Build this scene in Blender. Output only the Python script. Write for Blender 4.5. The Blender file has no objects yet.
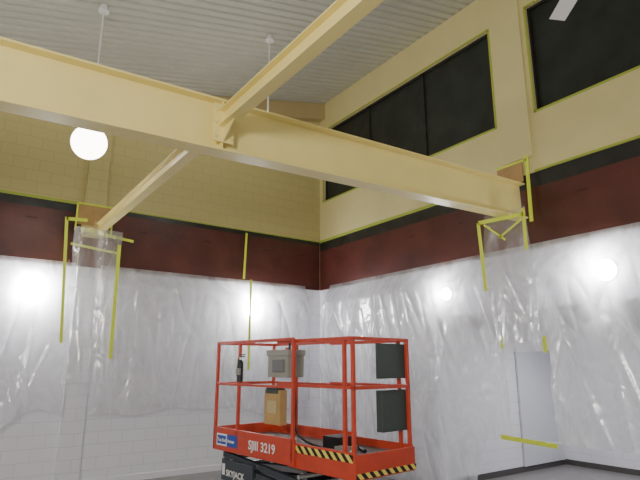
import bpy, bmesh, math, random
from mathutils import Vector, Matrix, noise
random.seed(3)
C = bpy.context.scene.collection

# ---------------------------------------------------------------- materials
def mat(name, col, rough=0.6, metal=0.0, spec=0.5, emis=None, estr=0, var=0.0, vscale=6, bump=0.0, bscale=40):
    m = bpy.data.materials.new(name); m.use_nodes = True
    nt = m.node_tree; b = nt.nodes['Principled BSDF']
    b.inputs['Base Color'].default_value = (*col, 1)
    b.inputs['Roughness'].default_value = rough
    b.inputs['Metallic'].default_value = metal
    b.inputs['Specular IOR Level'].default_value = spec
    if emis:
        b.inputs['Emission Color'].default_value = (*emis, 1)
        b.inputs['Emission Strength'].default_value = estr
    g = nt.nodes.new('ShaderNodeNewGeometry')
    if var > 0:
        n = nt.nodes.new('ShaderNodeTexNoise'); n.inputs['Scale'].default_value = vscale
        n.inputs['Detail'].default_value = 5
        nt.links.new(g.outputs['Position'], n.inputs['Vector'])
        r = nt.nodes.new('ShaderNodeValToRGB')
        r.color_ramp.elements[0].position = 0.3; r.color_ramp.elements[1].position = 0.7
        r.color_ramp.elements[0].color = (*[c*(1-var) for c in col], 1)
        r.color_ramp.elements[1].color = (*[min(1, c*(1+var)) for c in col], 1)
        nt.links.new(n.outputs['Fac'], r.inputs['Fac'])
        nt.links.new(r.outputs['Color'], b.inputs['Base Color'])
    if bump > 0:
        n2 = nt.nodes.new('ShaderNodeTexNoise'); n2.inputs['Scale'].default_value = bscale
        nt.links.new(g.outputs['Position'], n2.inputs['Vector'])
        bp = nt.nodes.new('ShaderNodeBump'); bp.inputs['Strength'].default_value = bump
        bp.inputs['Distance'].default_value = 0.02
        nt.links.new(n2.outputs['Fac'], bp.inputs['Height'])
        nt.links.new(bp.outputs['Normal'], b.inputs['Normal'])
    return m

def block_mat(name, axis, low, high, split):
    m = bpy.data.materials.new(name); m.use_nodes = True
    nt = m.node_tree; L = nt.links; b = nt.nodes['Principled BSDF']
    g = nt.nodes.new('ShaderNodeNewGeometry'); s = nt.nodes.new('ShaderNodeSeparateXYZ')
    L.new(g.outputs['Position'], s.inputs[0])
    c = nt.nodes.new('ShaderNodeCombineXYZ')
    L.new(s.outputs[axis], c.inputs[0]); L.new(s.outputs['Z'], c.inputs[1])
    br = nt.nodes.new('ShaderNodeTexBrick')
    br.inputs['Scale'].default_value = 1.0
    br.inputs['Brick Width'].default_value = 0.4; br.inputs['Row Height'].default_value = 0.2
    br.inputs['Mortar Size'].default_value = 0.006; br.inputs['Mortar Smooth'].default_value = 0.3
    br.inputs['Color1'].default_value = (1, 1, 1, 1); br.inputs['Color2'].default_value = (.98, .98, .98, 1)
    br.inputs['Mortar'].default_value = (.82, .82, .82, 1)
    L.new(c.outputs[0], br.inputs['Vector'])
    st = nt.nodes.new('ShaderNodeMath'); st.operation = 'GREATER_THAN'; st.inputs[1].default_value = split
    L.new(s.outputs['Z'], st.inputs[0])
    mx = nt.nodes.new('ShaderNodeMixRGB'); mx.inputs[1].default_value = (*low, 1); mx.inputs[2].default_value = (*high, 1)
    L.new(st.outputs[0], mx.inputs[0])
    mu = nt.nodes.new('ShaderNodeMixRGB'); mu.blend_type = 'MULTIPLY'; mu.inputs[0].default_value = 1
    L.new(mx.outputs[0], mu.inputs[1]); L.new(br.outputs['Color'], mu.inputs[2])
    L.new(mu.outputs[0], b.inputs['Base Color'])
    bp = nt.nodes.new('ShaderNodeBump'); bp.inputs['Strength'].default_value = 0.2; bp.inputs['Distance'].default_value = 0.008
    bp.invert = True
    L.new(br.outputs['Fac'], bp.inputs['Height']); L.new(bp.outputs['Normal'], b.inputs['Normal'])
    b.inputs['Roughness'].default_value = 0.55
    return m

def plastic_mat(name, lo=0.25, hi=0.6, gl=0.16, bs=.3, rough=.22):
    m = bpy.data.materials.new(name); m.use_nodes = True
    nt = m.node_tree; L = nt.links
    for n in list(nt.nodes):
        if n.type != 'OUTPUT_MATERIAL': nt.nodes.remove(n)
    out = [n for n in nt.nodes if n.type == 'OUTPUT_MATERIAL'][0]
    g = nt.nodes.new('ShaderNodeNewGeometry')
    mp = nt.nodes.new('ShaderNodeMapping'); mp.inputs['Scale'].default_value = (1.0, 1.0, 0.5)
    L.new(g.outputs['Position'], mp.inputs[0])
    n = nt.nodes.new('ShaderNodeTexNoise'); n.inputs['Scale'].default_value = 1.8; n.inputs['Detail'].default_value = 6
    n.inputs['Distortion'].default_value = 1.0
    L.new(mp.outputs[0], n.inputs['Vector'])
    mr = nt.nodes.new('ShaderNodeMapRange'); mr.inputs[1].default_value = .35; mr.inputs[2].default_value = .65
    mr.inputs[3].default_value = lo; mr.inputs[4].default_value = hi
    L.new(n.outputs['Fac'], mr.inputs[0])
    vo = nt.nodes.new('ShaderNodeTexVoronoi'); vo.feature = 'DISTANCE_TO_EDGE'; vo.inputs['Scale'].default_value = 2.6
    mp2 = nt.nodes.new('ShaderNodeMapping'); mp2.inputs['Scale'].default_value = (1.3, 1.3, .5)
    nd = nt.nodes.new('ShaderNodeTexNoise'); nd.inputs['Scale'].default_value = 1.5
    L.new(g.outputs['Position'], nd.inputs['Vector'])
    av = nt.nodes.new('ShaderNodeMixRGB'); av.blend_type = 'ADD'; av.inputs[0].default_value = .8
    L.new(g.outputs['Position'], av.inputs[1]); L.new(nd.outputs['Color'], av.inputs[2])
    L.new(av.outputs[0], mp2.inputs[0]); L.new(mp2.outputs[0], vo.inputs['Vector'])
    vr = nt.nodes.new('ShaderNodeMapRange'); vr.inputs[1].default_value = 0; vr.inputs[2].default_value = .12
    vr.inputs[3].default_value = 0; vr.inputs[4].default_value = .35
    L.new(vo.outputs['Distance'], vr.inputs[0])
    ad = nt.nodes.new('ShaderNodeMath'); ad.operation = 'ADD'; L.new(n.outputs['Fac'], ad.inputs[0]); L.new(vr.outputs[0], ad.inputs[1])
    bp = nt.nodes.new('ShaderNodeBump'); bp.inputs['Strength'].default_value = bs; bp.inputs['Distance'].default_value = .05
    L.new(ad.outputs[0], bp.inputs['Height'])
    tr = nt.nodes.new('ShaderNodeBsdfTransparent')
    df = nt.nodes.new('ShaderNodeBsdfDiffuse'); df.inputs[0].default_value = (.90, .91, .97, 1)
    tl = nt.nodes.new('ShaderNodeBsdfTranslucent'); tl.inputs[0].default_value = (.95, .95, .99, 1)
    gs = nt.nodes.new('ShaderNodeBsdfGlossy'); gs.inputs['Roughness'].default_value = rough
    for q in (df, gs): L.new(bp.outputs[0], q.inputs['Normal'])
    m1 = nt.nodes.new('ShaderNodeMixShader'); m1.inputs[0].default_value = .5
    L.new(df.outputs[0], m1.inputs[1]); L.new(tl.outputs[0], m1.inputs[2])
    m2 = nt.nodes.new('ShaderNodeMixShader'); L.new(mr.outputs[0], m2.inputs[0])
    L.new(tr.outputs[0], m2.inputs[1]); L.new(m1.outputs[0], m2.inputs[2])
    m3 = nt.nodes.new('ShaderNodeMixShader'); m3.inputs[0].default_value = gl
    L.new(m2.outputs[0], m3.inputs[1]); L.new(gs.outputs[0], m3.inputs[2])
    L.new(m3.outputs[0], out.inputs['Surface'])
    return m

def stripe_mat(name):
    m = bpy.data.materials.new(name); m.use_nodes = True
    nt = m.node_tree; L = nt.links; b = nt.nodes['Principled BSDF']
    tc = nt.nodes.new('ShaderNodeTexCoord'); s = nt.nodes.new('ShaderNodeSeparateXYZ')
    L.new(tc.outputs['Object'], s.inputs[0])
    a = nt.nodes.new('ShaderNodeMath'); a.operation = 'SUBTRACT'; L.new(s.outputs[0], a.inputs[0]); L.new(s.outputs[1], a.inputs[1])
    a2 = nt.nodes.new('ShaderNodeMath'); a2.operation = 'ADD'; L.new(a.outputs[0], a2.inputs[0]); L.new(s.outputs[2], a2.inputs[1])
    k = nt.nodes.new('ShaderNodeMath'); k.operation = 'MULTIPLY'; k.inputs[1].default_value = 9; L.new(a2.outputs[0], k.inputs[0])
    f = nt.nodes.new('ShaderNodeMath'); f.operation = 'FRACT'; L.new(k.outputs[0], f.inputs[0])
    gt = nt.nodes.new('ShaderNodeMath'); gt.operation = 'GREATER_THAN'; gt.inputs[1].default_value = .5; L.new(f.outputs[0], gt.inputs[0])
    mx = nt.nodes.new('ShaderNodeMixRGB'); mx.inputs[1].default_value = (.85, .65, .12, 1); mx.inputs[2].default_value = (.01, .01, .01, 1)
    L.new(gt.outputs[0], mx.inputs[0]); L.new(mx.outputs[0], b.inputs['Base Color'])
    return m

CREAM = (.90, .76, .30)
M = dict(
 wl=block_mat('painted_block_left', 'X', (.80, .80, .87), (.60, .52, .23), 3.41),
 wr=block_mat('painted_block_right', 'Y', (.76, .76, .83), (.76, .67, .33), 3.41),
 cream=mat('cream_wall_paint', (.76, .67, .33), .6, var=.03, vscale=2),
 steel=mat('cream_gloss_steel', CREAM, .3, var=.03, vscale=3),
 tan=mat('primer_tan', (.52, .41, .20), .6),
 ceil=mat('grey_metal_deck', (.55, .55, .48), .5, metal=.1, var=.04, vscale=1.5),
 floor=mat('vinyl_floor', (.22, .21, .21), .4, var=.08, vscale=4),
 paper=mat('red_rosin_paper', (.092, .024, .019), .38, var=.4, vscale=1.3, bump=.6, bscale=3),
 print_=mat('paper_print', (.05, .012, .01), .5),
 black=mat('black_film', (.022, .022, .02), .35, var=.4, vscale=3, bump=.5, bscale=4),
 shade=mat('dark_window_film', (.022, .026, .023), .3, var=.35, vscale=2.5, bump=.7, bscale=3),
 tape=mat('lime_masking_tape', (.74, .86, .07), .5),
 tape2=mat('lime_edge_tape', (.42, .50, .07), .5),
 card=mat('cardboard', (.46, .29, .12), .8, var=.1),
 film=plastic_mat('clear_plastic_film', .32, .78, .13, .35),
 film2=plastic_mat('clear_plastic_film_thin', .06, .3, .14, .35),
 base=mat('dark_baseboard', (.07, .065, .065), .5),
 wbase=mat('white_skirting', (.78, .78, .84), .5),
 door=mat('grey_door_paint', (.62, .63, .70), .5),
 white=mat('white_paint', (.8, .8, .78), .4),
 globe=mat('opal_globe', (1, 1, 1), .3, emis=(1, .95, .86), estr=12),
 lampw=mat('sconce_glass', (1, 1, 1), .3, emis=(1, .99, .98), estr=360),
 lampr=mat('sconce_glass_dim', (1, 1, 1), .3, emis=(1, .99, .98), estr=210),
 red=mat('lift_orange_red', (.56, .06, .028), .4, var=.08, vscale=8),
 dgrey=mat('lift_dark_grey', (.05, .06, .075), .5),
 mgrey=mat('lift_mid_grey', (.16, .16, .17), .5),
 box=mat('control_grey', (.30, .29, .26), .5),
 panel=mat('dark_green_grey', (.05, .065, .06), .6),
 rubber=mat('rubber', (.03, .03, .03), .8),
 blk=mat('black_plastic', (.012, .012, .014), .4),
 blue=mat('label_blue', (.03, .08, .4), .5),
 lwhite=mat('label_white', (.85, .85, .85), .5),
 chrome=mat('chrome_rod', (.6, .6, .58), .3, metal=.7),
 stripe=stripe_mat('hazard_stripes'),
)

# ---------------------------------------------------------------- mesh builder
class B:
    def __init__(s): s.bm = bmesh.new(); s.mats = []
    def mi(s, k):
        if k not in s.mats: s.mats.append(k)
        return s.mats.index(k)
    def _add(s, verts, faces, k, smooth=False):
        vs = [s.bm.verts.new(v) for v in verts]; i = s.mi(k)
        for f in faces:
            fc = s.bm.faces.new([vs[j] for j in f]); fc.material_index = i; fc.smooth = smooth
    def box(s, a, b, k, mtx=None):
        x0, x1 = sorted((a[0], b[0])); y0, y1 = sorted((a[1], b[1])); z0, z1 = sorted((a[2], b[2]))
        v = [Vector(p) for p in ((x0,y0,z0),(x1,y0,z0),(x1,y1,z0),(x0,y1,z0),(x0,y0,z1),(x1,y0,z1),(x1,y1,z1),(x0,y1,z1))]
        if mtx: v = [mtx @ p for p in v]
        s._add(v, [(0,3,2,1),(4,5,6,7),(0,1,5,4),(1,2,6,5),(2,3,7,6),(3,0,4,7)], k); return s
    def cyl(s, p, q, r, k, n=16, r2=None):
        p = Vector(p); q = Vector(q); d = (q-p).normalized(); r2 = r if r2 is None else r2
        u = d.orthogonal().normalized(); w = d.cross(u)
        v = []
        for (c, rr) in ((p, r), (q, r2)):
            for i in range(n):
                a = 2*math.pi*i/n; v.append(c + (u*math.cos(a)+w*math.sin(a))*rr)
        s._add(v, [(i, (i+1) % n, n+(i+1) % n, n+i) for i in range(n)], k, True)
        s._add(v[:n], [tuple(reversed(range(n)))], k); s._add(v[n:], [tuple(range(n))], k); return s
    def bar(s, p, q, w, k):
        p = Vector(p); q = Vector(q); d = (q-p); l = d.length
        rot = d.to_track_quat('Z', 'Y').to_matrix().to_4x4()
        if abs(d.normalized().z) > .99: rot = Matrix.Identity(4) if d.z > 0 else Matrix.Rotation(math.pi, 4, 'X')
        return s.box((-w/2, -w/2, 0), (w/2, w/2, l), k, Matrix.Translation(p) @ rot)
    def sphere(s, c, r, k, sz=1):
        b2 = bmesh.new(); bmesh.ops.create_uvsphere(b2, u_segments=32, v_segments=20, radius=r)
        vs = [Vector(c)+Vector((v.co.x, v.co.y, v.co.z*sz)) for v in b2.verts]
        b2.verts.index_update(); fs = [tuple(v.index for v in f.verts) for f in b2.faces]; b2.free()
        s._add(vs, fs, k, True); return s
    def done(s, name, parent=None, bevel=0, mtx=None):
        me = bpy.data.meshes.new(name); s.bm.normal_update(); s.bm.to_mesh(me); s.bm.free()
        for k in s.mats: me.materials.append(M[k])
        o = bpy.data.objects.new(name, me); C.objects.link(o)
        if parent: o.parent = parent
        if mtx: o.matrix_world = mtx
        if bevel:
            m = o.modifiers.new('bevel', 'BEVEL'); m.width = bevel; m.segments = 2; m.limit_method = 'ANGLE'
        return o

# ---------------------------------------------------------------- room
X0, Y0 = -13.0, -14.0
SL = 0.24; ZR = 8.04; FZ = -.25
def zc(x): return ZR + SL*x
b = B(); b.box((X0, Y0, FZ-.1), (4.0, .2, FZ), 'floor'); b.done('floor')

b = B()
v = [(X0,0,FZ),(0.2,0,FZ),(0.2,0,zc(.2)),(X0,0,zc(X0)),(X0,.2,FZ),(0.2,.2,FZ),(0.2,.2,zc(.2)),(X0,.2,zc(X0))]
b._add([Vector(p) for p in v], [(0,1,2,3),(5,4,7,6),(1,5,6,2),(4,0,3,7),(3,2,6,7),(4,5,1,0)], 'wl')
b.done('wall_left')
A0, A1, AH, AX = -3.45, -9.2, 2.5, 3.65
SILL, HEAD = 5.48, 7.32
W = [(-5.04, -.14), (-10.7, -5.74)]
b = B()
b.box((0, A0, FZ), (.2, 0, AH), 'wr')
b.box((0, Y0, FZ), (.2, A1, AH), 'wr')
b.box((0, Y0, AH), (.2, 0, 4.55), 'wr')
b.box((0, Y0, 4.55), (.2, 0, SILL), 'cream')
b.box((0, Y0, HEAD), (.2, 0, ZR), 'cream')
b.box((0, -.14, SILL), (.2, 0, HEAD), 'cream')
b.box((0, -5.74, SILL), (.2, -5.04, HEAD), 'cream')
b.box((0, Y0, SILL), (.2, -10.7, HEAD), 'cream')
b.done('wall_right')
b = B(); b.box((.2, A0, FZ), (AX+.2, A0+.15, AH), 'wr'); b.done('wall_alcove_side')
b = B(); b.box((AX, A1, FZ), (AX+.2, A0, AH), 'wr'); b.done('wall_alcove_back')
b = B(); b.box((.2, A1-.15, FZ), (AX+.2, A1, AH), 'wr'); b.done('wall_alcove_end')
b = B(); b.box((.2, A1, AH), (AX+.2, A0, AH+.1), 'white'); b.done('ceiling_alcove')
b = B(); b.box((0.0, A0-.015, FZ), (AX-.02, A0, FZ+.1), 'base'); b.box((AX-.015, A1, FZ), (AX, A0-.015, FZ+.1), 'base'); b.done('baseboard_alcove')
b = B(); b.box((-.015, A0, FZ), (0, 0, FZ+.1), 'wbase'); b.done('baseboard_right')
b = B(); b.box((X0, -.015, FZ), (-.015, 0, FZ+.1), 'wbase'); b.done('baseboard_left')
b = B(); y = A0
b.box((2.3, y-.04, FZ+.1), (3.5, y-.016, 1.98), 'door'); b.box((2.24, y-.05, FZ+.1), (2.3, y-.016, 2.03), 'door')
b.box((3.5, y-.05, FZ+.1), (3.56, y-.016, 2.03), 'door'); b.box((2.24, y-.05, 1.98), (3.56, y-.016, 2.03), 'door')
b.cyl((3.4, y-.04, .8), (3.4, y-.09, .8), .012, 'chrome'); b.cyl((3.3, y-.09, .8), (3.4, y-.09, .8), .012, 'chrome')
b.done('door_1')

b = B(); pitch = .17; y = Y0; prof = []
while y < 0:
    prof += [(y, 0), (y+pitch*.55, 0), (y+pitch*.65, .03), (y+pitch*.9, .03)]; y += pitch
prof = [(min(p[0], 0), p[1]) for p in prof] + [(0, 0)]
vv = []
for (py, dz) in prof:
    vv.append(Vector((X0, py, zc(X0)+dz))); vv.append(Vector((.2, py, zc(.2)+dz)))
b._add(vv, [(2*i, 2*i+2, 2*i+3, 2*i+1) for i in range(len(prof)-1)], 'ceil')
b._add([Vector(p) for p in ((X0,Y0,zc(X0)+.12),(.2,Y0,zc(.2)+.12),(.2,.2,zc(.2)+.12),(X0,.2,zc(X0)+.12))], [(0,1,2,3)], 'ceil')
b.done('ceiling')
b = B()
v = [(X0,-.22,zc(X0)-.42),(0,-.22,zc(0)-.42),(0,-.22,zc(0)-.01),(X0,-.22,zc(X0)-.01),(X0,0,zc(X0)-.42),(0,0,zc(0)-.42),(0,0,zc(0)-.01),(X0,0,zc(X0)-.01)]
b._add([Vector(p) for p in v], [(0,1,2,3),(5,4,7,6),(1,5,6,2),(4,0,3,7),(3,2,6,7),(4,5,1,0)], 'tan')
b.done('trim_3')
b = B(); b.box((-5.22, -.1, FZ), (-4.86, 0, zc(-5.22)-.41), 'wl'); b.done('trim_1')
b = B(); b.box((-.06, -5.66, SILL-.7), (0, -5.12, ZR-.02), 'cream'); b.done('trim_2')

for i, (ya, yb) in enumerate(W):
    b = B()
    fx = .1
    b.box((fx, ya, SILL), (fx+.02, yb, HEAD), 'shade')
    n = 3
    for j in range(n+1):
        yy = ya + (yb-ya)*j/n
        y_a, y_b = max(ya, yy-.03), min(yb, yy+.03)
        b.box((fx-.03, y_a, SILL), (fx, y_b, HEAD), 'black')
    b.box((fx-.03, ya, SILL), (fx, yb, SILL+.05), 'black'); b.box((fx-.03, ya, HEAD-.05), (fx, yb, HEAD), 'black')
    b.done('window_%d' % (i+1))

# ---------------------------------------------------------------- steel beams
BY = -5.40; D = .55; SX = -4.95
def beam_local(b, l0, l1, depth, fw, tf, tw, k='steel'):
    b.box((l0, -fw/2, depth/2-tf), (l1, fw/2, depth/2), k)
    b.box((l0, -fw/2, -depth/2), (l1, fw/2, -depth/2+tf), k)
    b.box((l0, -tw/2, -depth/2+tf), (l1, tw/2, depth/2-tf), k)
MB = Matrix.Translation((0, BY, 4.10)) @ Matrix.Rotation(math.radians(-1.5), 4, 'Z') @ Matrix.Rotation(math.radians(-.85), 4, 'Y')
b = B(); beam_local(b, X0, -.07, D, .21, .022, .014)
b.box((SX-.007, -.104, -D/2+.022), (SX+.007, .104, D/2-.022), 'steel')
b.done('steel_beam', bevel=.004, mtx=MB)
JC = MB @ Vector((SX, 0, 0)); JY = JC.y; JZ = JC.z
b = B()
sb = Matrix.Translation((SX, 0, JZ+.05)) @ Matrix.Rotation(math.radians(90), 4, 'Z')
for (l0, l1) in ((JY+.115, -.1), (Y0, JY-.115)):
    dd, fw = .18, .12
    for (za, zb_) in ((dd/2-.014, dd/2), (-dd/2, -dd/2+.014)):
        b.box((l0, -fw/2, za), (l1, fw/2, zb_), 'steel', sb)
    b.box((l0, -.006, -dd/2+.014), (l1, .006, dd/2-.014), 'steel', sb)
for s in (-1, 1):
    yy = JY + s*.115
    b.box((SX-.11, yy-.008, JZ-.2), (SX+.11, yy+.008, JZ+.2), 'steel')
    g = [Vector((SX-.008, yy, JZ-.04)), Vector((SX-.008, yy+s*.24, JZ-.04)), Vector((SX-.008, yy, JZ-.2)),
         Vector((SX+.008, yy, JZ-.04)), Vector((SX+.008, yy+s*.24, JZ-.04)), Vector((SX+.008, yy, JZ-.2))]
    b._add(g, [(0,1,2),(5,4,3),(0,3,4,1),(1,4,5,2),(2,5,3,0)], 'steel')
    for bz in (-.15, 0, .12):
        for bx_ in (-.085, .085):
            b.cyl((SX+bx_, yy+s*.008, JZ+bz), (SX+bx_, yy+s*.025, JZ+bz), .012, 'steel', 6)
b.done('steel_beam.001', bevel=.003)

# ---------------------------------------------------------------- masking band
ZB, ZT = 3.42, 4.52
b = B()
b.box((X0, -.012, ZB-.05), (-5.23, -.002, ZT-.16), 'paper'); b.box((-4.85, -.012, ZB-.05), (-.02, -.002, ZT-.1), 'paper')
b.box((-5.23, -.112, ZB-.05), (-4.85, -.102, 3.9), 'paper')
b.box((X0, -.014, ZT-.17), (-5.23, -.002, ZT), 'black'); b.box((-4.85, -.014, ZT-.1), (-.02, -.002, ZT), 'black')
for xx in (-7.4, -6.1, -4.2, -2.9, -1.5, -.6):
    zz = ZB+.72; b.box((xx, -.0125, zz), (xx+.16, -.012, zz+.025), 'print_')
b.done('masking_paper_band')
b = B()
b.box((-.012, Y0, ZB-.05), (-.002, -.02, ZT-.22), 'paper')
b.box((-.014, Y0, ZT-.23), (-.002, -.02, ZT), 'black')
for yy in (-.7, -1.9, -3.1, -4.3, -6.4, -7.4, -8.3):
    zz = ZB+.62; b.box((-.0125, yy, zz), (-.012, yy+.16, zz+.025), 'print_')
b.done('masking_paper_band.001')

b = B(); b.box((-5.33, -.125, 4.12), (-5.03, -.113, 4.5), 'card'); b.box((-5.08, -.13, 4.22), (-4.72, -.116, 4.5), 'card')
b.done('cardboard_patch')
b = B(); b.box((-.11, -5.5, 4.40), (-.09, -5.06, 4.70), 'card'); b.done('cardboard_patch.001')

def quadstrip(b, a, c, n, o, k):
    q = [a+n, a-n, c-n, c+n]; q += [p+o for p in q]
    b._add(q, [(0,1,2,3),(7,6,5,4),(0,4,5,1),(1,5,6,2),(2,6,7,3),(3,7,4,0)], k)
def tl(x0, z0, x1, z1, w=.045, off=.02, k='tape'):
    a = Vector((x0, -off, z0)); c = Vector((x1, -off, z1)); d = (c-a).normalized()
    quadstrip(b, a, c, Vector((-d.z, 0, d.x))*w/2, Vector((0, -.003, 0)), k)
def trr(y0, z0, y1, z1, w=.045, off=.02, k='tape'):
    a = Vector((-off, y0, z0)); c = Vector((-off, y1, z1)); d = (c-a).normalized()
    quadstrip(b, a, c, Vector((0, -d.z, d.y))*w/2, Vector((-.003, 0, 0)), k)
b = B()
tl(X0, ZT, -5.25, ZT, .05, k='tape2'); tl(-4.84, ZT, -.03, ZT, .022, k='tape2')
tl(-1.95, 4.46, -1.98, 3.46, .05, .03); tl(-4.75, 4.0, -4.3, 3.95, .05, .03)
b.done('masking_tape')
b = B()
tl(-5.53, 4.15, -5.4, 2.05, .05, .38); tl(-5.53, 4.12, -5.2, 4.14, .06, .38); tl(-5.3, 3.98, -4.7, 3.9, .06, .38)
tl(-5.42, 3.7, -4.66, 3.62, .04, .38)
tl(-4.66, 3.75, -4.64, 1.8, .06, .50)
b.done('masking_tape.001')
b = B(); tl(-5.34, 4.5, -5.34, 4.0, .03, .135); tl(-4.74, 4.5, -4.74, 4.0, .03, .135); tl(-5.34, 4.5, -4.72, 4.5, .03, .135)
b.done('masking_tape.002')
b = B(); tl(-1.98, 3.4, -1.98, 1.6, .05, .36); b.done('masking_tape.003')
b = B()
trr(-.03, ZT, -5.1, ZT+.01, .055, k='tape2'); trr(-5.65, ZT+.02, Y0, ZT+.03, .035, k='tape2')
for (ya, yb) in W:
    trr(ya-.01, SILL, yb+.01, SILL, .035, .004, 'tape2'); trr(ya-.01, HEAD, yb+.01, HEAD, .035, .004, 'tape2')
    trr(ya, SILL, ya, HEAD, .035, .004, 'tape2'); trr(yb, SILL, yb, HEAD, .035, .004, 'tape2')
b.done('masking_tape.004')
b = B()
trr(-4.95, 3.8, -5.0, 2.75, .06, .53); trr(-5.72, 3.85, -5.72, 3.25, .05, .53); trr(-4.95, 3.8, -5.72, 3.76, .06, .53)
trr(-5.05, 3.75, -5.4, 3.45, .03, .53); trr(-5.3, 3.5, -5.7, 3.7, .03, .53)
b.done('masking_tape.005')
b = B(); trr(-5.09, 2.12, -5.09, 1.93, .05, .38); trr(-5.76, 2.08, -5.76, 1.86, .06, .38); trr(-4.95, .72, -5.8, .69, .06, .38)
b.done('masking_tape.007')
b = B(); trr(-5.6, 4.78, -5.58, 3.75, .06, .12); trr(-5.06, 4.72, -5.6, 4.72, .03, .12); b.done('masking_tape.006')

# ---------------------------------------------------------------- plastic sheets
def sm(t): t = max(0, min(1, t)); return t*t*(3-2*t)
def ridge(v, p=3): return (1-abs(noise.noise(v))*1.6)**p if abs(noise.noise(v)) < .6 else 0
def sheet(name, axis, a0, a1, zbot, na, nz, hole=None, seed=0, key='film', base=.2, ztop=3.44, fold=.02, shear=.3):
    bm = bmesh.new(); rows = []
    for j in range(nz+1):
        r = []
        for i in range(na+1):
            a = a0 + (a1-a0)*i/na; zb = zbot(a); tj = j/nz
            z = ztop + (zb-ztop)*tj
            drop = ztop - z
            d = .022 + base*sm(drop/.45)
            amp = sm(drop/.7)
            ww = .5*noise.noise(Vector((a*.5, z*.5, seed)))
            d += amp*(.05*noise.noise(Vector((a*.8+seed, z*.35, 1.3)))
                 + fold*ridge(Vector((a*1.5+z*shear+ww+seed, z*.3, 7.1)), 4)
                 + fold*.6*ridge(Vector((a*3.1-z*shear*1.6+ww+seed, z*.45, 3.1)), 5)
                 + fold*.4*ridge(Vector((a*1.6+seed, z*3.0+ww*3, 13.1)), 6)*noise.noise(Vector((a, z, 4))))
            d = max(d, .02 if drop < .25 else .13)
            d = min(d, .35)
            if axis == 'x': r.append(bm.verts.new((a, -d, z)))
            else: r.append(bm.verts.new((-d, a, z)))
        rows.append(r)
    for j in range(nz):
        for i in range(na):
            if hole:
                a = a0+(a1-a0)*(i+.5)/na; z = rows[j][i].co.z
                if hole[0] < a < hole[1] and hole[2] < z < hole[3]: continue
            f = bm.faces.new((rows[j][i], rows[j+1][i], rows[j+1][i+1], rows[j][i+1])); f.smooth = True
    me = bpy.data.meshes.new(name); bm.to_mesh(me); bm.free(); me.materials.append(M[key])
    o = bpy.data.objects.new(name, me); C.objects.link(o); return o
nz_ = lambda a, s, k=1.3: noise.noise(Vector((a*k+s, 0.5, 2.2)))
sheet('plastic_sheeting', 'x', -12.0, -5.24, lambda a: .75+.35*nz_(a, 3), 300, 110, seed=2, fold=.035)
sheet('plastic_sheeting.001', 'x', -4.84, -.42, lambda a: .85+.25*nz_(a, 9), 300, 110, seed=11, fold=.025)
sheet('plastic_sheeting.002', 'y', -12.0, -.42, lambda a: FZ+.03 if a > -4.2 else (FZ+.03+.92*sm((-4.2-a)/.5)+(.08*nz_(a, 5) if a < -6 else 0)),
      600, 130, hole=(-5.74, -5.10, .74, 1.9), seed=23, fold=.06, shear=.55)
def drape(name, axis, c, w0, w1, zt, zb, off, seed):
    bm = bmesh.new(); rows = []
    for j in range(41):
        t = j/40; z = zt+(zb-zt)*t; w = w0+(w1-w0)*t; r = []
        for i in range(41):
            s = i/40-.5; a = c+s*w+.04*noise.noise(Vector((z*2, seed, 0)))
            d = off+.025*math.sin(s*12+z*1.2+seed)*(.4+t)+.03*noise.noise(Vector((a*3, z*1.5, seed)))
            r.append(bm.verts.new((a, -d, z) if axis == 'x' else (-d, a, z)))
        rows.append(r)
    for j in range(40):
        for i in range(40):
            f = bm.faces.new((rows[j][i], rows[j+1][i], rows[j+1][i+1], rows[j][i+1])); f.smooth = True
    me = bpy.data.meshes.new(name); bm.to_mesh(me); bm.free(); me.materials.append(M['film2'])
    o = bpy.data.objects.new(name, me); C.objects.link(o)
drape('plastic_drape', 'x', -5.0, .8, .7, 4.0, 1.4, .44, 1)
drape('plastic_drape.001', 'y', -5.35, .7, .95, 3.9, 2.0, .46, 5)

# ---------------------------------------------------------------- lights
def sconce(name, p, ax, k, r):
    b = B(); n = Vector((0, -1, 0)) if ax == 'x' else Vector((-1, 0, 0)); p = Vector(p)
    b.cyl(p, p+n*.02, r*1.1, 'white', 28); b.cyl(p+n*.02, p+n*.06, r, k, 28, r*.9); b.cyl(p+n*.06, p+n*.085, r*.9, k, 28, r*.55)
    return b.done(name)
sconce('wall_sconce', (-5.9, 0, 2.9), 'x', 'lampw', .17); sconce('wall_sconce.001', (-1.8, 0, 2.86), 'x', 'lampw', .17)
sconce('wall_sconce.002', (0, -3.8, 2.88), 'y', 'lampr', .10); sconce('wall_sconce.003', (0, -6.5, 2.9), 'y', 'lampr', .13)

def pendant(name, x, y, zg):
    b = B(); zt = zc(x); b.cyl((x, y, zt-.1), (x, y, zt+.01), .075, 'white', 20, .05); b.cyl((x, y, zg+.2), (x, y, zt-.05), .012, 'white', 10)
    b.cyl((x, y, zg+.18), (x, y, zg+.28), .07, 'white', 20, .04); b.sphere((x, y, zg), .225, 'globe'); b.done(name)
pendant('globe_pendant_light', -5.72, -2.81, 4.57); pendant('globe_pendant_light.001', -2.99, -2.72, 5.5)

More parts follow.
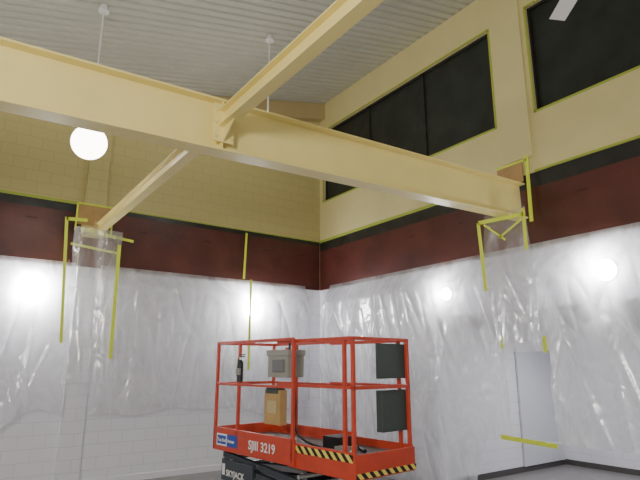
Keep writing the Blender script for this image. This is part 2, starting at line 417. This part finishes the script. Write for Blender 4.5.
b = B(); fx, fy, fz = -2.9, -8.1, 5.0
b.cyl((fx, fy, fz+.1), (fx, fy, zc(fx)+.01), .015, 'white'); b.cyl((fx, fy, fz-.06), (fx, fy, fz+.12), .11, 'white', 24, .09)
b.cyl((fx, fy, zc(fx)-.1), (fx, fy, zc(fx)+.01), .06, 'white')
a0 = math.atan2(.5, .4)
for i in range(3):
    R = Matrix.Translation((fx, fy, fz)) @ Matrix.Rotation(a0+i*2*math.pi/3, 4, 'Z') @ Matrix.Rotation(math.radians(10), 4, 'X')
    b.box((.08, -.02, -.006), (.22, .02, .006), 'white', R); b.box((.2, -.075, -.005), (.76, .075, .005), 'white', R)
b.done('ceiling_fan', bevel=.003)

def area(name, loc, size, power, rot, col=(1, 1, 1)):
    l = bpy.data.lights.new(name, 'AREA'); l.energy = power; l.size = size; l.color = col
    o = bpy.data.objects.new(name, l); o.location = loc; o.rotation_euler = rot; C.objects.link(o); return o
area('alcove_fill', (1.8, -5.2, 2.45), .5, 60, (0, 0, 0))  # fill added to brighten the alcove behind the film, not a known fixture
pl = bpy.data.lights.new('hall_fill', 'POINT'); pl.energy = 950; pl.shadow_soft_size = .5; pl.color = (1, .96, .88)  # unseen fill behind the camera for general room light, no fixture
po = bpy.data.objects.new('hall_fill', pl); po.location = (-9.5, -10.5, 3.0); C.objects.link(po)

w = bpy.data.worlds.new('world'); bpy.context.scene.world = w; w.use_nodes = True
w.node_tree.nodes['Background'].inputs[0].default_value = (1, .98, .94, 1)
w.node_tree.nodes['Background'].inputs[1].default_value = .5

# ---------------------------------------------------------------- scissor lift
lift = bpy.data.objects.new('scissor_lift', None); C.objects.link(lift)
LM = Matrix.Translation((-3.67, -5.73, FZ)) @ Matrix.Rotation(math.radians(6.3), 4, 'Z')
lift.matrix_world = LM
Wd, Ln, RT, RM, DK = .95, 2.52, 1.98, 1.46, .80
UP = -FZ
def up(o): o.location.z += UP; return o
b = B(); b.box((.08, .8, .14), (Wd-.08, 2.5, .5), 'dgrey'); b.box((.02, 1.15, .2), (.1, 2.15, .46), 'mgrey'); b.box((Wd-.1, 1.15, .2), (Wd-.02, 2.15, .46), 'mgrey')
b.box((.1, .74, .1), (Wd-.1, .8, .4), 'dgrey'); b.done('chassis', lift, .01)
for i, (x, y) in enumerate(((0, 1.0), (Wd-.11, 1.0), (0, 2.3), (Wd-.11, 2.3))):
    b = B(); b.cyl((x, y, .165), (x+.11, y, .165), .165, 'rubber', 28); b.cyl((x-.003, y, .165), (x+.113, y, .165), .09, 'lwhite', 20); b.done('wheel_%d' % (i+1), lift)
b = B()
for i, z in enumerate((.53, .63, .73)):
    for x in (.1, Wd-.22):
        b.bar((x+.03, .9, z), (x+.03, 2.42, z+.12), .06, 'dgrey'); b.bar((x+.09, .9, z+.12), (x+.09, 2.42, z), .06, 'mgrey')
    for yy in (.9, 1.66, 2.42): b.cyl((.1, yy, z+.06), (Wd-.1, yy, z+.06), .024, 'chrome')
b.done('scissor_stack', lift)
b = B(); b.box((.06, 1.7, .56), (.085, 2.38, .80), 'dgrey'); b.box((.056, 2.3, .62), (.06, 2.36, .75), 'lwhite'); b.done('side_cover', lift, .004)
b = B()
b.box((.0, .86, .66), (.03, Ln, .93), 'red'); b.box((Wd-.03, .86, .66), (Wd, Ln, .93), 'red'); b.box((.03, Ln-.03, .66), (Wd-.03, Ln, .93), 'red')
b.box((.03, .86, .72), (Wd-.03, Ln-.03, DK), 'mgrey')
b.box((.035, 0, .64), (.06, 1.0, .89), 'red'); b.box((Wd-.06, 0, .64), (Wd-.035, 1.0, .89), 'red'); b.box((.035, -.02, .64), (Wd-.035, .005, .87), 'red')
b.box((.06, .005, .78), (Wd-.06, 1.0, DK+.01), 'mgrey'); b.box((.03, .83, .64), (Wd-.03, .88, .74), 'red')
up(b.done('platform_deck', lift, .004))
b = B(); b.box((.027, .01, .80), (.036, .86, .87), 'stripe'); b.box((.05, -.03, .655), (Wd-.035, -.02, .705), 'stripe'); up(b.done('hazard_strip', lift))
b = B(); t = .036
for x in (.018, Wd-.018):
    for y in (.9, 1.98, Ln-.02): b.bar((x, y, .7), (x, y, RT), t, 'red')
    b.bar((x, .9, RT), (x, Ln-.002, RT), t, 'red'); b.bar((x, .9, RM), (x, Ln-.002, RM), t*.8, 'red')
for z in (RT, RM): b.bar((0, Ln-.02, z), (Wd, Ln-.02, z), t, 'red')
up(b.done('main_guard_rail', lift, .004))
b = B()
for x in (.062, Wd-.062):
    for y in (.02, .14): b.bar((x, y, .82), (x, y, RT-.02), t, 'red')
    b.bar((x, .02, RT-.02), (x, 1.25, RT-.02), t, 'red'); b.bar((x, .02, RM+.02), (x, 1.25, RM+.02), t*.8, 'red')
for z in (RT-.02, RM+.02): b.bar((.044, .02, z), (Wd-.044, .02, z), t, 'red')
up(b.done('extension_guard_rail', lift, .004))
b = B(); b.box((.06, 1.06, 1.56), (.3, 1.44, 1.82), 'box'); b.box((.05, 1.04, 1.80), (.31, 1.46, 1.87), 'box'); b.box((.045, 1.12, 1.62), (.06, 1.34, 1.76), 'mgrey')
b.cyl((.18, 1.18, 1.87), (.18, 1.18, 1.96), .014, 'blk'); b.sphere((.18, 1.18, 1.97), .025, 'blk'); b.cyl((.24, 1.3, 1.87), (.24, 1.3, 1.9), .025, 'red')
up(b.done('control_box', lift, .006))
b = B(); b.box((.05, 1.18, 1.04), (.15, 1.48, 1.42), 'card'); b.box((.045, 1.24, 1.16), (.05, 1.42, 1.3), 'tan')
b.box((.04, 1.22, 1.38), (.15, 1.44, 1.44), 'panel'); up(b.done('manual_holder', lift, .005))
cu = bpy.data.curves.new('cable', 'CURVE'); cu.dimensions = '3D'; cu.bevel_depth = .011
sp = cu.splines.new('NURBS'); pts = [(.2, 1.1, 1.62), (.1, 1.0, 1.5), (.1, .92, 1.3), (.12, 1.05, 1.0), (.2, .85, .84), (.35, .5, .82), (.2, .3, .82)]
sp.points.add(len(pts)-1)
for i, p in enumerate(pts): sp.points[i].co = (*p, 1)
sp.use_endpoint_u = True
co = bpy.data.objects.new('cable', cu); cu.materials.append(M['blk']); C.objects.link(co); co.parent = lift; up(co)
b = B(); b.box((.46, .045, 1.56), (Wd-.02, .085, 1.92), 'panel'); up(b.done('notice_panel_upper', lift, .004))
b = B(); b.box((.5, .045, 1.03), (Wd-.0, .13, 1.44), 'panel'); up(b.done('battery_box', lift, .008))
b = B(); b.box((.3, .4, .81), (.42, .55, .87), 'box'); b.cyl((.5, .3, .83), (.62, .5, .83), .02, 'blk'); b.cyl((.2, .2, .83), (.35, .35, .83), .018, 'lwhite')
b.box((.45, .65, .8), (.7, .9, .93), 'blk'); up(b.done('tools', lift))
b = B(); b.box((-.004, 1.95, .72), (0, 2.18, .86), 'blue'); b.box((-.004, 2.18, .72), (0, 2.42, .86), 'lwhite'); b.box((-.006, 2.2, .74), (-.004, 2.4, .84), 'blue'); up(b.done('hire_label', lift))
def text(s, x, y, z, size, k, nm):
    tcu = bpy.data.curves.new(nm, 'FONT'); tcu.body = s; tcu.size = size; tcu.extrude = .001; tcu.offset = size*.02; tcu.materials.append(M[k])
    o = bpy.data.objects.new(nm, tcu); C.objects.link(o); o.parent = lift
    o.matrix_local = Matrix(((0, 0, -1, x), (-1, 0, 0, y), (0, 1, 0, z+UP), (0, 0, 0, 1)))
text('SJIII 3219', -.008, 1.70, .745, .14, 'lwhite', 'model_decal')
text('Top End', -.008, 2.39, .77, .055, 'lwhite', 'label_text_1'); text('Access', -.008, 2.16, .77, .055, 'lwhite', 'label_text_2')
text('SKYJACK', .052, 2.26, .37, .1, 'lwhite', 'maker_decal')

b = B(); ex, ey = -.045, 1.87
b.cyl((ex, ey, 1.5), (ex, ey, 1.72), .038, 'blk', 18); b.cyl((ex, ey, 1.72), (ex, ey, 1.76), .038, 'blk', 18, .015); b.cyl((ex, ey, 1.76), (ex, ey, 1.8), .016, 'chrome')
b.box((ex-.015, ey-.08, 1.79), (ex+.015, ey+.03, 1.805), 'blk'); b.box((ex-.01, ey-.09, 1.815), (ex+.01, ey+.02, 1.828), 'blk')
b.cyl((ex, ey+.05, 1.78), (ex, ey+.07, 1.56), .008, 'blk'); b.box((ex-.003, ey-.035, 1.58), (ex-.042, ey+.035, 1.66), 'box')
b.box((ex+.02, ey-.02, 1.6), (ex+.05, ey+.02, 1.62), 'chrome')
up(b.done('fire_extinguisher', lift))

# ---------------------------------------------------------------- camera
cam = bpy.data.cameras.new('camera'); cam.lens = 29.25; cam.sensor_width = 36
co = bpy.data.objects.new('camera', cam); co.location = (-6.9, -9.82, 1.7)
co.rotation_euler = (math.radians(103.5), 0, math.radians(-35.1)); C.objects.link(co)
bpy.context.scene.camera = co
